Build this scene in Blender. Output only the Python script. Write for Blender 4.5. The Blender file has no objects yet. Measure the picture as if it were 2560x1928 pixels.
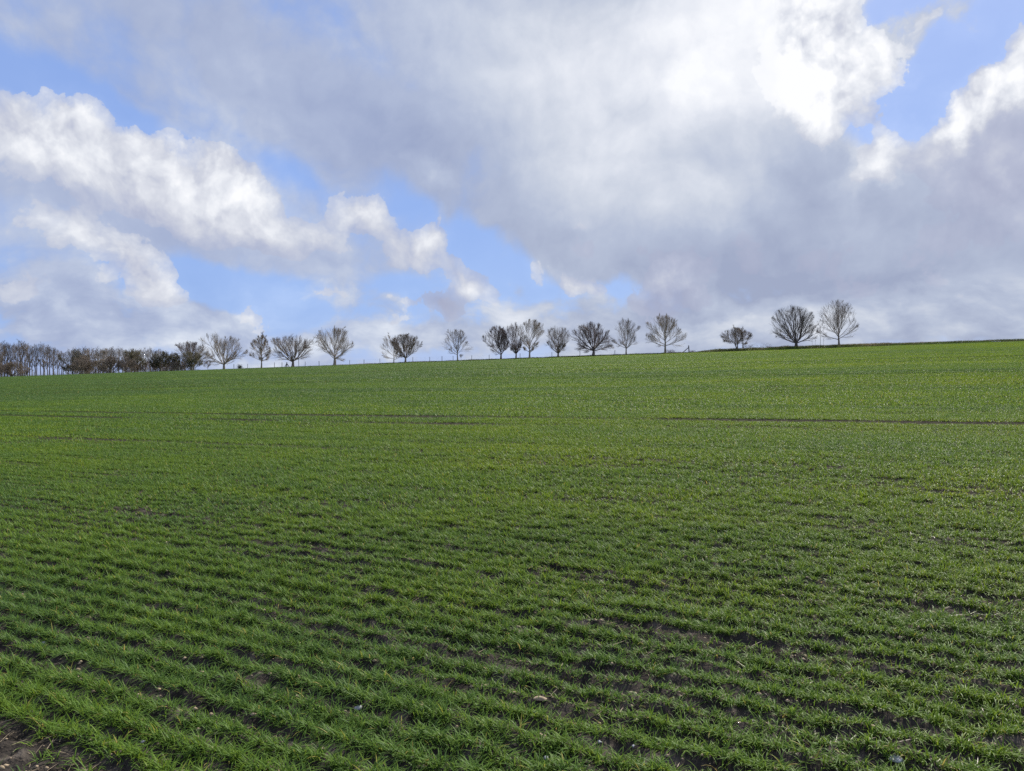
import bpy, math
import numpy as np

C = bpy.context.scene
COL = C.collection
R = math.radians
F = 1934.0            # focal length in photo pixels (photo 2560 x 1928)
CX, CY = 1280.0, 964.0
CAMZ = 1.6

# ------------------------------------------------------------------ helpers
def hash2(xi, yi, seed):
    h = (xi.astype(np.int64) * 374761393 + yi.astype(np.int64) * 668265263 + seed * 1274126177) & 0xffffffff
    h = ((h ^ (h >> 13)) * 1274126177) & 0xffffffff
    h = (h ^ (h >> 16)) & 0xffffffff
    return h / 4294967295.0

def vnoise(x, y, seed=0):
    x = np.asarray(x, float); y = np.asarray(y, float)
    xi = np.floor(x); yi = np.floor(y)
    fx = x - xi; fy = y - yi
    fx = fx * fx * (3 - 2 * fx); fy = fy * fy * (3 - 2 * fy)
    a = hash2(xi, yi, seed); b = hash2(xi + 1, yi, seed)
    c = hash2(xi, yi + 1, seed); d = hash2(xi + 1, yi + 1, seed)
    return (a * (1 - fx) + b * fx) * (1 - fy) + (c * (1 - fx) + d * fx) * fy

def fbm(x, y, seed=0, octs=4):
    s = 0.0; a = 0.5; t = 0.0
    for k in range(octs):
        s = s + a * vnoise(x, y, seed + 17 * k); t += a
        x = x * 2.03 + 3.1; y = y * 2.03 - 1.7; a *= 0.5
    return s / t

def sstep(a, b, x):
    t = np.clip((x - a) / (b - a), 0, 1)
    return t * t * (3 - 2 * t)

def mesh_np(name, V, faces, mat, parent=None, attrs=None, smooth=False):
    """faces: list of int arrays (n,3) / (n,4); one mesh object."""
    me = bpy.data.meshes.new(name)
    V = np.asarray(V, np.float32).reshape(-1, 3)
    me.vertices.add(len(V)); me.vertices.foreach_set('co', V.ravel())
    faces = [np.asarray(f, np.int32) for f in faces if len(f)]
    loops = np.concatenate([f.ravel() for f in faces])
    counts = np.concatenate([np.full(len(f), f.shape[1], np.int32) for f in faces])
    starts = np.concatenate([[0], np.cumsum(counts)[:-1]]).astype(np.int32)
    me.loops.add(len(loops)); me.loops.foreach_set('vertex_index', loops)
    me.polygons.add(len(counts)); me.polygons.foreach_set('loop_start', starts)
    if smooth:
        me.polygons.foreach_set('use_smooth', np.ones(len(counts), bool))
    me.update(calc_edges=True)
    for k, a in (attrs or {}).items():
        at = me.attributes.new(k, 'FLOAT', 'POINT')
        at.data.foreach_set('value', np.asarray(a, np.float32))
    me.materials.append(mat)
    o = bpy.data.objects.new(name, me); COL.objects.link(o)
    if parent: o.parent = parent
    return o

def tag(o, label=None, cat=None, group=None, kind=None):
    if label: o['label'] = label
    if cat: o['category'] = cat
    if group: o['group'] = group
    if kind: o['kind'] = kind
    return o

def empty(name, loc):
    o = bpy.data.objects.new(name, None); COL.objects.link(o)
    o.location = loc; o.empty_display_size = 0.3
    return o

def copy_tree(o, parent=None):
    c = o.copy(); COL.objects.link(c); c.parent = parent
    for ch in o.children: copy_tree(ch, c)
    return c

class Geo:
    """collects vertices and faces of one mesh"""
    def __init__(s): s.V = []; s.f3 = []; s.f4 = []; s.n = 0
    def add(s, V, f3=None, f4=None):
        V = np.asarray(V, float).reshape(-1, 3)
        if f3 is not None and len(f3): s.f3.append(np.asarray(f3) + s.n)
        if f4 is not None and len(f4): s.f4.append(np.asarray(f4) + s.n)
        s.V.append(V); s.n += len(V)
    def build(s, name, mat, parent=None, smooth=False):
        fs = []
        if s.f4: fs.append(np.concatenate(s.f4))
        if s.f3: fs.append(np.concatenate(s.f3))
        return mesh_np(name, np.concatenate(s.V), fs, mat, parent, smooth=smooth)

def norm(v): return v / (np.linalg.norm(v, axis=-1, keepdims=True) + 1e-9)

def tubes(g, P, Rad, sides):
    """P (M,n,3), Rad (M,n): closed-tip tubes into Geo g"""
    M, n, _ = P.shape
    T = np.gradient(P, axis=1); T = norm(T)
    ref = np.where(np.abs(T[..., 2:3]) < 0.9, np.array([0, 0, 1.0]), np.array([1.0, 0, 0]))
    A = norm(np.cross(T, ref)); B = np.cross(T, A)
    an = np.arange(sides) * 2 * np.pi / sides
    ring = A[:, :, None, :] * np.cos(an)[None, None, :, None] + B[:, :, None, :] * np.sin(an)[None, None, :, None]
    V = P[:, :, None, :] + ring * Rad[:, :, None, None]
    i, k, j = np.meshgrid(np.arange(M), np.arange(n - 1), np.arange(sides), indexing='ij')
    j2 = (j + 1) % sides
    base = i * n * sides
    q = np.stack([base + k * sides + j, base + k * sides + j2, base + (k + 1) * sides + j2, base + (k + 1) * sides + j], -1).reshape(-1, 4)
    g.add(V.reshape(-1, 3), f4=q)

def bar(g, a, b, r, sides=6, r2=None):
    P = np.linspace(a, b, 3)[None]
    r2 = r if r2 is None else r2
    tubes(g, P, np.linspace(r, r2, 3)[None], sides)
    # cap the upper end
    n0 = g.n; an = np.arange(sides) * 2 * np.pi / sides
    top = g.V[-1][-sides:]
    c = top.mean(0)
    g.add(np.vstack([top, c]), f3=[[j, (j + 1) % sides, sides] for j in range(sides)])

# ------------------------------------------------------------------ materials
def new_mat(name):
    m = bpy.data.materials.new(name); m.use_nodes = True
    nt = m.node_tree; nt.nodes.clear()
    return m, nt, nt.nodes, nt.links

def ramp(N, stops):
    r = N.new('ShaderNodeValToRGB'); e = r.color_ramp.elements
    while len(e) > len(stops): e.remove(e[-1])
    while len(e) < len(stops): e.new(0.5)
    for el, (p, c) in zip(e, stops): el.position = p; el.color = (*c, 1)
    return r

def bark_mat(name, c1, c2, scale=3.0):
    m, nt, N, L = new_mat(name)
    out = N.new('ShaderNodeOutputMaterial'); b = N.new('ShaderNodeBsdfPrincipled')
    b.inputs['Roughness'].default_value = 0.85
    g = N.new('ShaderNodeNewGeometry')
    n = N.new('ShaderNodeTexNoise'); n.inputs['Scale'].default_value = scale; n.inputs['Detail'].default_value = 5
    r = ramp(N, [(0.3, c1), (0.7, c2)])
    L.new(g.outputs['Position'], n.inputs['Vector']); L.new(n.outputs['Fac'], r.inputs['Fac'])
    L.new(r.outputs['Color'], b.inputs['Base Color']); L.new(b.outputs['BSDF'], out.inputs['Surface'])
    return m

def leaf_mat(name, stops, transl=0.35, scale=1.0, rough=0.5, spec=0.35, patch=0.0):
    """blades / leaves: per-blade tint attribute through a ramp, slow patches in the field, some translucency"""
    m, nt, N, L = new_mat(name)
    out = N.new('ShaderNodeOutputMaterial')
    at = N.new('ShaderNodeAttribute'); at.attribute_name = 'tint'
    r = ramp(N, stops); L.new(at.outputs['Fac'], r.inputs['Fac'])
    b = N.new('ShaderNodeBsdfPrincipled'); b.inputs['Roughness'].default_value = rough
    b.inputs['Specular IOR Level'].default_value = spec
    t = N.new('ShaderNodeBsdfTranslucent'); mx = N.new('ShaderNodeMixShader'); mx.inputs[0].default_value = transl
    L.new(r.outputs['Color'], b.inputs['Base Color'])
    hs = N.new('ShaderNodeHueSaturation'); hs.inputs['Hue'].default_value = 0.485; hs.inputs['Value'].default_value = 1.25
    L.new(r.outputs['Color'], hs.inputs['Color']); L.new(hs.outputs['Color'], t.inputs['Color'])
    L.new(b.outputs['BSDF'], mx.inputs[1]); L.new(t.outputs['BSDF'], mx.inputs[2]); L.new(mx.outputs['Shader'], out.inputs['Surface'])
    return m

def plain_mat(name, c, rough=0.8, var=0.25, scale=8):
    return bark_mat(name, tuple(x * (1 - var) for x in c), tuple(x * (1 + var) for x in c), scale)

def field_material():
    """dark loam with pale flecks; meadow turf beyond the crest"""
    m, nt, N, L = new_mat('loam')
    out = N.new('ShaderNodeOutputMaterial'); b = N.new('ShaderNodeBsdfPrincipled')
    b.inputs['Roughness'].default_value = 0.95; b.inputs['Specular IOR Level'].default_value = 0.0
    g = N.new('ShaderNodeNewGeometry')
    def noise(s, d):
        n = N.new('ShaderNodeTexNoise'); n.inputs['Scale'].default_value = s; n.inputs['Detail'].default_value = d
        L.new(g.outputs['Position'], n.inputs['Vector']); return n
    n1 = noise(9, 8); n2 = noise(90, 3)
    r1 = ramp(N, [(0.3, (0.020, 0.0175, 0.0155)), (0.55, (0.048, 0.0415, 0.036)), (0.75, (0.12, 0.102, 0.085))])
    L.new(n1.outputs['Fac'], r1.inputs['Fac'])
    r2 = ramp(N, [(0.60, (0, 0, 0)), (0.68, (1, 1, 1))]); L.new(n2.outputs['Fac'], r2.inputs['Fac'])
    mx = N.new('ShaderNodeMix'); mx.data_type = 'RGBA'
    mul = N.new('ShaderNodeMath'); mul.operation = 'MULTIPLY'; mul.inputs[1].default_value = 0.6
    L.new(r2.outputs['Color'], mul.inputs[0]); L.new(mul.outputs[0], mx.inputs['Factor'])
    L.new(r1.outputs['Color'], mx.inputs[6]); mx.inputs[7].default_value = (0.13, 0.105, 0.08, 1)
    at = N.new('ShaderNodeAttribute'); at.attribute_name = 'turf'
    n3 = noise(0.8, 6)
    r3 = ramp(N, [(0.3, (0.024, 0.046, 0.010)), (0.7, (0.048, 0.078, 0.015))]); L.new(n3.outputs['Fac'], r3.inputs['Fac'])
    m2 = N.new('ShaderNodeMix'); m2.data_type = 'RGBA'
    L.new(at.outputs['Fac'], m2.inputs['Factor']); L.new(mx.outputs[2], m2.inputs[6]); L.new(r3.outputs['Color'], m2.inputs[7])
    L.new(m2.outputs[2], b.inputs['Base Color'])
    bp = N.new('ShaderNodeBump'); bp.inputs['Strength'].default_value = 0.9; bp.inputs['Distance'].default_value = 0.02
    n4 = noise(45, 6); L.new(n4.outputs['Fac'], bp.inputs['Height']); L.new(bp.outputs['Normal'], b.inputs['Normal'])
    L.new(b.outputs['BSDF'], out.inputs['Surface'])
    return m

M_SOIL = field_material()
M_BARK = {
    'pale': bark_mat('pale_bark', (0.24, 0.195, 0.15), (0.42, 0.35, 0.275)),
    'brown': bark_mat('brown_bark', (0.15, 0.118, 0.09), (0.29, 0.23, 0.18)),
    'dark': bark_mat('dark_bark', (0.065, 0.052, 0.043), (0.15, 0.12, 0.10)),
    'purple': bark_mat('purplish_bark', (0.12, 0.092, 0.083), (0.24, 0.185, 0.17)),
}
M_WHEAT = leaf_mat('wheat_leaf', [(0.0, (0.086, 0.160, 0.042)), (0.35, (0.116, 0.206, 0.030)), (0.7, (0.165, 0.252, 0.020)),
                                  (0.92, (0.25, 0.29, 0.03)), (1.0, (0.40, 0.31, 0.10))], transl=0.36, rough=0.5, spec=0.10)
M_ROUGH = leaf_mat('rough_grass_leaf', [(0.0, (0.03, 0.05, 0.014)), (0.45, (0.075, 0.095, 0.028)), (0.75, (0.16, 0.125, 0.065)),
                                        (1.0, (0.30, 0.235, 0.14))], transl=0.3)
M_STRAW = leaf_mat('straw', [(0.0, (0.13, 0.095, 0.06)), (1.0, (0.38, 0.30, 0.19))], transl=0.1)
M_IVY = leaf_mat('ivy_leaf', [(0.0, (0.04, 0.048, 0.02)), (0.6, (0.085, 0.088, 0.036)), (1.0, (0.15, 0.135, 0.06))], transl=0.4)
M_RUSSET = leaf_mat('russet_leaf', [(0.0, (0.085, 0.068, 0.036)), (0.6, (0.15, 0.118, 0.062)), (1.0, (0.23, 0.18, 0.10))], transl=0.4)
M_WOOD = plain_mat('weathered_timber', (0.10, 0.088, 0.078))
M_PALEWOOD = plain_mat('pale_timber', (0.34, 0.31, 0.25))
M_WIRE = plain_mat('galvanised_wire', (0.25, 0.25, 0.26))
M_FLINT = bark_mat('flint', (0.20, 0.20, 0.22), (0.50, 0.50, 0.53), 30)
M_BUFF = bark_mat('buff_flint', (0.20, 0.15, 0.09), (0.40, 0.31, 0.20), 30)
M_DARKFLINT = bark_mat('dark_flint', (0.05, 0.05, 0.055), (0.13, 0.13, 0.14), 30)

# ------------------------------------------------------------------ terrain
A_SL, B_SL = 0.0351, 0.0438
Y0, TR, FALL = 163.0, 12.0, 0.012
EDGE = 164.6                                    # far edge of the crop
TH = R(60); ND = np.array([math.cos(TH), math.sin(TH)]); RD = np.array([-math.sin(TH), math.cos(TH)])   # normal / direction of the drilled rows
C0, ROW = 1.95, 0.167                           # first row and row spacing
TRAMS = [(10.35, 0.18, 0.8), (14.95, 0.34, 1.0), (16.75, 0.36, 1.0), (20.2, 0.12, 0.7), (26.5, 0.16, 0.7), (31, 0.3, .7), (18.7, .1, .6), (22.3, .13, .75), (24.4, .12, .6), (28.7, .16, .75), (34.1, .2, .8), (36.6, .18, .7), (44.5, .25, .8), (47.7, .25, .7), (56.0, .3, .8), (12.4, .09, .55), (39.2, 0.5, 1.0), (41.0, 0.5, 1.0), (51, .4, .6), (63.4, 0.6, 1.0), (65.2, 0.6, 1.0), (87.6, 0.4, 1), (89.4, 0.4, 1), (111.8, 0.4, 1), (113.6, 0.4, 1)]

BANK_PX = [900, 1000, 1500, 1740, 1800, 1950, 2200, 2560, 3000]
BANK_H = [0.0, 0.10, 0.16, 0.16, 0.40, 0.48, 0.44, 0.34, 0.3]
def to_px(x, y): return CX + F * x / np.maximum(y, 1.0)

def terrain(x, y):
    x = np.asarray(x, float); y = np.asarray(y, float)
    xs = 800 * np.tanh(x / 800.0)
    ys = np.where(y < 0, 300 * np.tanh(y / 300.0), np.minimum(y, Y0))
    t = np.clip(y - Y0, 0, None)
    roll = np.where(t < TR, B_SL * t - (B_SL + FALL) * t * t / (2 * TR), (B_SL * TR - (B_SL + FALL) * TR / 2) - FALL * np.minimum(t - TR, 2500))
    z = A_SL * xs + B_SL * ys + roll
    r = np.hypot(x, y)
    fade = sstep(9, 30, r) * (1 - sstep(120, 155, y)) * (1 - sstep(300, 500, r))
    s = x * RD[0] + y * RD[1]; c = x * ND[0] + y * ND[1]
    z = z + fade * 0.34 * (fbm(s / 60.0, c / 17.0, 5, 2) - 0.5)
    px = to_px(x, y)
    hb = np.interp(px, BANK_PX, BANK_H) * (0.75 + 0.5 * fbm(x / 3.0, y / 9.0, 9, 3))
    z = z + hb * sstep(164.8, 166.3, y) * (1 - sstep(171, 178, y))
    return z

def soil_relief(x, y):
    r = np.hypot(x, y)
    k = (1 - sstep(9, 15, r))
    n = (fbm(x * 7, y * 7, 31, 4) - 0.5) * 0.06 + (fbm(x * 24, y * 24, 37, 3) - 0.5) * 0.045
    c = x * ND[0] + y * ND[1]
    n = n - 0.05 * ((1 - sstep(0.10, 0.3, np.abs(c - 14.95))) + (1 - sstep(0.10, 0.3, np.abs(c - 16.75))))
    rowr = 0.012 * np.cos(2 * np.pi * (c - C0) / ROW) * sstep(C0 - .15, C0, c)
    return k * (n + rowr)

def build_field():
    an = np.concatenate([np.linspace(-180, -50, 66)[:-1], np.linspace(-50, 50, 521), np.linspace(50, 180, 66)[1:]])
    an = R(1) * an
    rr = np.concatenate([[0.02, 0.5, 1.0, 1.5, 2.0], np.arange(2.3, 7, 0.03), np.geomspace(7, 60, 90)[0:], np.linspace(61, 190, 180), np.geomspace(195, 6000, 60)])
    RR, AA = np.meshgrid(rr, an, indexing='ij')
    X = RR * np.sin(AA); Y = RR * np.cos(AA)
    Z = terrain(X, Y) + soil_relief(X, Y)
    n, k = RR.shape
    i, j = np.meshgrid(np.arange(n - 1), np.arange(k - 1), indexing='ij')
    q = np.stack([i * k + j, i * k + j + 1, (i + 1) * k + j + 1, (i + 1) * k + j], -1).reshape(-1, 4)[:, ::-1]
    turf = np.where(Y > EDGE, 1.0, 0.0) + 0.75 * sstep(14, 45, RR) * (Y <= EDGE) 
    turf = np.where((np.abs(X) > 0.9 * np.abs(Y) + 40) | (Y < -30), 0.8, turf)
    o = mesh_np('field', np.stack([X, Y, Z], -1), [q], M_SOIL, attrs={'turf': turf.ravel()}, smooth=True)
    tag(o, kind='structure')
build_field()

# ------------------------------------------------------------------ the crop
def blade_mesh(name, P, az, L, th0, th1, W, nseg, tint, mat, twist=0.5, rng=None):
    N = len(P)
    s = np.linspace(0, 1, nseg + 1)
    dirx, diry = np.sin(az), np.cos(az)
    tw = (rng.random(N) - 0.5) * 2 * twist
    sx, sy = np.cos(az + tw), -np.sin(az + tw)
    V = np.zeros((N, 2 * nseg + 1, 3), np.float32)
    h = np.zeros(N); z = np.zeros(N)
    prof = [0.75] + list(1.0 - s[1:] ** 2.2 * 0.95)
    for k in range(nseg + 1):
        if k:
            th = th0 + (th1 - th0) * (s[k] - 0.5 / nseg)
            h = h + np.sin(th) * L / nseg; z = z + np.cos(th) * L / nseg
        cx = P[:, 0] + dirx * h; cy = P[:, 1] + diry * h; cz = P[:, 2] + z
        if k < nseg:
            w = W * prof[k] * 0.5
            V[:, 2 * k] = np.stack([cx - sx * w, cy - sy * w, cz], -1)
            V[:, 2 * k + 1] = np.stack([cx + sx * w, cy + sy * w, cz], -1)
        else:
            V[:, 2 * k] = np.stack([cx, cy, cz], -1)
    nv = 2 * nseg + 1
    b = (np.arange(N) * nv)[:, None]
    f4 = [np.concatenate([b + 2 * k, b + 2 * k + 1, b + 2 * k + 3, b + 2 * k + 2], 1) for k in range(nseg - 1)]
    k = nseg - 1
    f3 = np.concatenate([b + 2 * k, b + 2 * k + 1, b + 2 * k + 2], 1)
    return mesh_np(name, V, f4 + [f3], mat, attrs={'tint': np.repeat(tint, nv)})

def vigour(s, c, k):
    """how well the plants stand: per-row ups and downs, gaps strung out along the rows, slow patches"""
    far = sstep(14, 40, c)
    v = 0.42 * vnoise(s * 1.3, k * 3.7, 11) + 0.36 * vnoise(s / 1.5, c / 0.30, 13) + 0.25 * vnoise(s / 4.5, c / (0.40 + 0.6 * far), 15) + 0.12 * vnoise(s / 16.0, c / (0.8 + 1.6 * far), 17)
    return v - 0.03 - 0.12 * sstep(0.55, 0.85, vnoise(k * 0.93, s / 6.0, 19))

def sow(rng, r0, r1, dens, spread, margin, umax=0.74):
    """points of plants on the drilled rows inside the ring r0..r1 and the wedge seen by the camera"""
    area = 2 * (umax * r1 + margin) * r1
    n = int(area * dens)
    x = rng.uniform(-(umax * r1 + margin), umax * r1 + margin, n); y = rng.uniform(0.5, r1, n)
    ok = (np.abs(x) < umax * y + margin)
    x, y = x[ok], y[ok]
    s = x * RD[0] + y * RD[1]; c = x * ND[0] + y * ND[1]
    k = np.round((c - C0) / ROW)
    row = C0 + k * ROW
    wob = 0.034 * (vnoise(s * 0.9, k * 7.31, 3) - 0.5) * 2
    c2 = row + wob + rng.normal(0, spread, len(s)) if spread > 0 else c
    x = s * RD[0] + c2 * ND[0]; y = s * RD[1] + c2 * ND[1]
    r = np.hypot(x, y)
    rj = r * (1 + 0.06 * rng.normal(size=len(r)))
    ok = ((k >= 0) | ((k > -4) & (rng.random(len(r)) < 0.05))) & (rj >= r0) & (rj < r1) & (y < EDGE)
    x, y, s, c, k = x[ok], y[ok], s[ok], c2[ok], k[ok]
    # thin patches, per-row vigour, wheelings
    vig = vigour(s, c, k)
    fl = 0.42 + 0.13 * sstep(4, 9, c) - 0.30 * sstep(12, 24, c)
    lo_ = 0.19 + 0.10 * sstep(12, 24, c)
    keep = sstep(lo_, lo_ + 0.22, vig) * (1 - fl) + fl
    patch = fbm(s / 7.0, c / 2.6, 23, 3)
    keep *= 0.88 + 0.12 * sstep(0.28, 0.45, patch)
    for tc, hw, st in TRAMS:
        wob = 0.25 * (vnoise(s / 9.0, s * 0 + tc, 41) - 0.5)
        d = np.abs(c - tc - wob)
        gapn = sstep(0.15, 0.45, vnoise(s / 3.5, s * 0 + tc * 2, 46))
        keep *= 1 - st * ((0.35 if tc < 16 else 0.75) + (0.65 if tc < 16 else 0.25) * gapn) * (1 - sstep(hw * 0.7, hw * 1.15, d))
    ok = rng.random(len(x)) < keep
    x, y, s, c, k = x[ok], y[ok], s[ok], c[ok], k[ok]
    return x, y, s, c, k, vig[ok]

def tint_of(rng, x, y, s, c, vig, n):
    t = 0.42 + 0.55 * (fbm(s / 9.0, c / 3.2, 51, 3) - 0.5) + 0.5 * (vnoise(s / 1.4, c / 0.5, 57) - 0.5) * 0.6
    t = t - 0.30 * (1 - sstep(0.25, 0.6, 0.6 * vnoise(s / 18.0, c / 1.7, 61) + 0.4 * vnoise(s / 60.0, c / 9.0, 67))) * sstep(10, 25, c)  # darker far bands: crop streaks, with patchy cloud shade put into the tint too
    t = t - 0.10 * sstep(8, 40, c)
    t = t + 0.0022 * x + 0.10 * np.tanh(x / 6.0) + rng.normal(0, 1.0, n) * (0.13 - 0.075 * sstep(15, 60, y))
    t = t + 0.22 * np.exp(-((x + 0.6) / 2.2) ** 2 - ((y - 12.0) / 2.0) ** 2)      # yellowed patch in mid field
    t = np.clip(t, 0, 0.9)
    dry = rng.random(n) < 0.018
    return np.where(dry, rng.uniform(0.93, 1.0, n), t)

def crop(name, seed, r0, r1, dens, spread, margin, per, Lr, Wr, nseg, th0r, th1r):
    rng = np.random.default_rng(seed)
    x, y, s, c, k, vig = sow(rng, r0, r1, dens / per, spread, margin)
    x = np.repeat(x, per); y = np.repeat(y, per); s = np.repeat(s, per); c = np.repeat(c, per); vig = np.repeat(vig, per); k = np.repeat(k, per)
    n = len(x)
    jit = 0.012 if per > 1 else 0.0
    x = x + rng.normal(0, jit, n); y = y + rng.normal(0, jit, n)
    z = terrain(x, y) + soil_relief(x, y) - 0.004
    az = rng.uniform(0, 2 * np.pi, n)
    L = rng.uniform(*Lr, n) * (0.50 + 1.0 * np.clip(vig, 0, 1))
    W = rng.uniform(*Wr, n)
    th0 = rng.uniform(*th0r, n); th1 = th0 + rng.uniform(*th1r, n)
    t = tint_of(rng, x, y, s, c, vig, n)
    o = blade_mesh(name, np.stack([x, y, z], -1), az, L, th0, th1, W, nseg, t, M_WHEAT, rng=rng)
    tag(o, 'short green winter wheat growing in drilled rows over the whole slope', 'crop', kind='stuff', group='winter wheat')
    return n

NB = [
    crop('winter_wheat', 1, 2.0, 8.0, 6800, 0.020, 1.2, 6, (0.042, 0.090), (0.0036, 0.0062), 4, (0.15, 1.0), (0.5, 1.7)),
    crop('winter_wheat', 2, 8.0, 20.0, 3300, 0.026, 1.5, 4, (0.05, 0.095), (0.0055, 0.0088), 3, (0.1, 0.9), (0.5, 1.7)),
    crop('winter_wheat', 3, 20.0, 52.0, 900, 0.036, 3.0, 1, (0.06, 0.10), (0.013, 0.021), 2, (0.2, 0.9), (0.4, 1.3)),
    crop('winter_wheat', 4, 52.0, 215.0, 120, 0.0, 6.0, 1, (0.07, 0.115), (0.035, 0.055), 1, (0.6, 1.0), (0.0, 0.4)),
]
print('blades', NB)

# straw litter and small stones on the bare soil
def litter():
    rng = np.random.default_rng(77)
    n = 16000
    y = rng.uniform(2.2, 9.5, n); x = rng.uniform(-1, 1, n) * (0.74 * y + 0.6)
    c = x * ND[0] + y * ND[1]
    w = np.where(c < C0 - 0.05, 1.0, 0.28) * sstep(0.3, 0.7, fbm(x * 1.1, y * 1.1, 71, 3) * 0.9 + 0.12)
    ok = rng.random(n) < w * 1.2
    x, y = x[ok], y[ok]; n = len(x)
    z = terrain(x, y) + soil_relief(x, y) + 0.004
    az = rng.normal(R(40), 0.7, n)
    o = blade_mesh('straw_litter', np.stack([x, y, z], -1), az, rng.uniform(0.03, 0.15, n) * rng.uniform(.4, 1, n), rng.uniform(1.3, 1.6, n), rng.uniform(1.45, 1.75, n),
                   rng.uniform(0.0022, 0.0045, n), 3, rng.random(n), M_STRAW, twist=1.0, rng=rng)
    tag(o, 'thin dry straw stalks scattered on the bare soil', 'straw', kind='stuff')
    # pebbles: squashed rough octahedral lumps
    n = 9000
    y = rng.uniform(2.3, 9, n); x = rng.uniform(-1, 1, n) * (0.74 * y + 0.5)
    z = terrain(x, y) + soil_relief(x, y)
    ico = np.array([[0, 0, 1], [1, 0, 0.1], [0.31, .95, 0.0], [-.81, .59, 0.1], [-.81, -.59, 0], [.31, -.95, 0.1], [0, 0, -1.]])
    f = [[0, 1, 2], [0, 2, 3], [0, 3, 4], [0, 4, 5], [0, 5, 1], [6, 2, 1], [6, 3, 2], [6, 4, 3], [6, 5, 4], [6, 1, 5]]
    r = 0.0035 + 0.014 * rng.random(n) ** 3.5
    V = ico[None] * (1 + 0.5 * (rng.random((n, 7, 3)) - 0.5)) * r[:, None, None] * np.array([1, 1, 0.65])
    a = rng.uniform(0, 6.28, n); ca, sa = np.cos(a)[:, None], np.sin(a)[:, None]
    V = np.stack([V[..., 0] * ca - V[..., 1] * sa, V[..., 0] * sa + V[..., 1] * ca, V[..., 2]], -1) + np.stack([x, y, z], -1)[:, None]
    ff = (np.arange(n) * 7)[:, None, None] + np.array(f)[None]
    o = mesh_np('gravel', V, [ff.reshape(-1, 3)], M_BUFF)
    tag(o, 'tiny buff pebbles lying in the soil between the rows', 'gravel', kind='stuff')
litter()

def ground_at(px, py):
    """point of the ground seen at a photo pixel"""
    u = (px - CX) / F; v = (CY - py) / F
    lo = 1.0
    for d in np.concatenate([np.arange(2, 40, 0.005)]):
        if CAMZ + v * d <= terrain(u * d, d): return u * d, d
    return u * 40, 40.0

def stone(px, py, wpx, flat, mat, seed, label):
    rng = np.random.default_rng(seed)
    x, y = ground_at(px, py)
    r = wpx / F * y / 2
    import bmesh
    bm = bmesh.new(); bmesh.ops.create_icosphere(bm, subdivisions=3, radius=1.0)
    dirs = norm(rng.normal(size=(7, 3))); dep = rng.uniform(0.55, 0.9, 7)
    for v in bm.verts:
        p = np.array(v.co)
        for d, e in zip(dirs, dep):
            k = p @ d
            if k > e: p = p - d * (k - e) * 0.85
        p = p * (1 + 0.05 * math.sin(5 * p[0] + 3 * p[1] + seed))
        v.co = (p[0] * r, p[1] * r * 0.75, p[2] * r * flat)
    me = bpy.data.meshes.new('flint_stone'); bm.to_mesh(me); bm.free()
    me.polygons.foreach_set('use_smooth', np.ones(len(me.polygons), bool))
    me.materials.append(mat)
    o = bpy.data.objects.new('flint_stone', me); COL.objects.link(o)
    o.location = (x, y, float(terrain(x, y) + soil_relief(x, y)) + r * flat * 0.45)
    o.rotation_euler = (rng.uniform(-.15, .15), rng.uniform(-.15, .15), rng.uniform(0, 6))
    tag(o, label, 'stone', 'flint stones lying in the field')

for i, (px, py, w, fl, mt, lb) in enumerate([
    (897, 1765, 24, 0.55, M_FLINT, 'pale grey oval flint lying alone on bare soil left of centre near the bottom'),
    (1366, 1893, 20, 0.6, M_FLINT, 'rounded white flint at the bottom edge right of the middle'),
    (1350, 1763, 36, 0.35, M_BUFF, 'flat buff stone half hidden in the rows just right of centre'),
    (1584, 1873, 16, 0.5, M_FLINT, 'small white flint between grass tufts below the buff flat stone'),
    (1499, 1860, 14, 0.6, M_FLINT, 'little grey flint on the bare patch near the bottom middle'),
    (2238, 1903, 44, 0.35, M_FLINT, 'broad pale flint slab in the bottom right corner area'),
    (1763, 1559, 20, 0.7, M_DARKFLINT, 'dark pointed flint on a bare patch in the right half'),
    (2015, 1602, 24, 0.4, M_FLINT, 'flat pale grey stone lying between the rows, farthest of the stones on the right'),
    (357, 1856, 16, 0.5, M_FLINT, 'small pale flint near the bare corner at the bottom left'),
    (110, 1606, 12, 0.5, M_FLINT, 'tiny white flint at the left edge between the upper rows'),
]): stone(px, py, w, fl, mt, 100 + i, lb)

# ------------------------------------------------------------------ trees
PROFILES = {
    'round': ([0, .1, .35, .65, .88, 1], [.5, .85, 1, .92, .62, .2]),
    'vase':  ([0, .2, .55, .82, .94, 1], [.25, .72, 1, .88, .6, .25]),
    'wide':  ([0, .2, .5, .78, .92, 1], [.55, .95, 1, .82, .5, .2]),
    'oval':  ([0, .2, .5, .8, 1], [.35, 1, .88, .5, .08]),
    'droop': ([0, .15, .45, .75, .92, 1], [.8, 1, 1, .78, .48, .15]),
    'tall':  ([0, .3, .6, .85, 1], [.35, .6, 1, .85, .3]),
}

def grow(rng, P0, D0, Ln, n, curl, wob):
    M = len(P0)
    s = np.linspace(0, 1, n)
    D = D0[:, None, :] + np.array([0, 0, 1.0]) * (curl[:, None, None] * s[None, :, None])
    w = np.cumsum(rng.normal(0, wob, (M, n, 3)), axis=1)
    D = norm(D + w - w[:, :1])
    st = D[:, :-1] * (Ln[:, None, None] / (n - 1))
    P = np.concatenate([P0[:, None], P0[:, None] + np.cumsum(st, 1)], 1)
    return P

def clip(P, inside, rng, mn=0.25):
    M, n, _ = P.shape
    ins = inside(P.reshape(-1, 3)).reshape(M, n)
    out = ~ins; out[:, :2] = False
    first = np.where(out.any(1), out.argmax(1), n)
    fr = np.clip(first / n * rng.uniform(0.9, 1.12, M), mn, 1.0)
    return P[:, :1] + (P - P[:, :1]) * fr[:, None, None], fr

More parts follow.
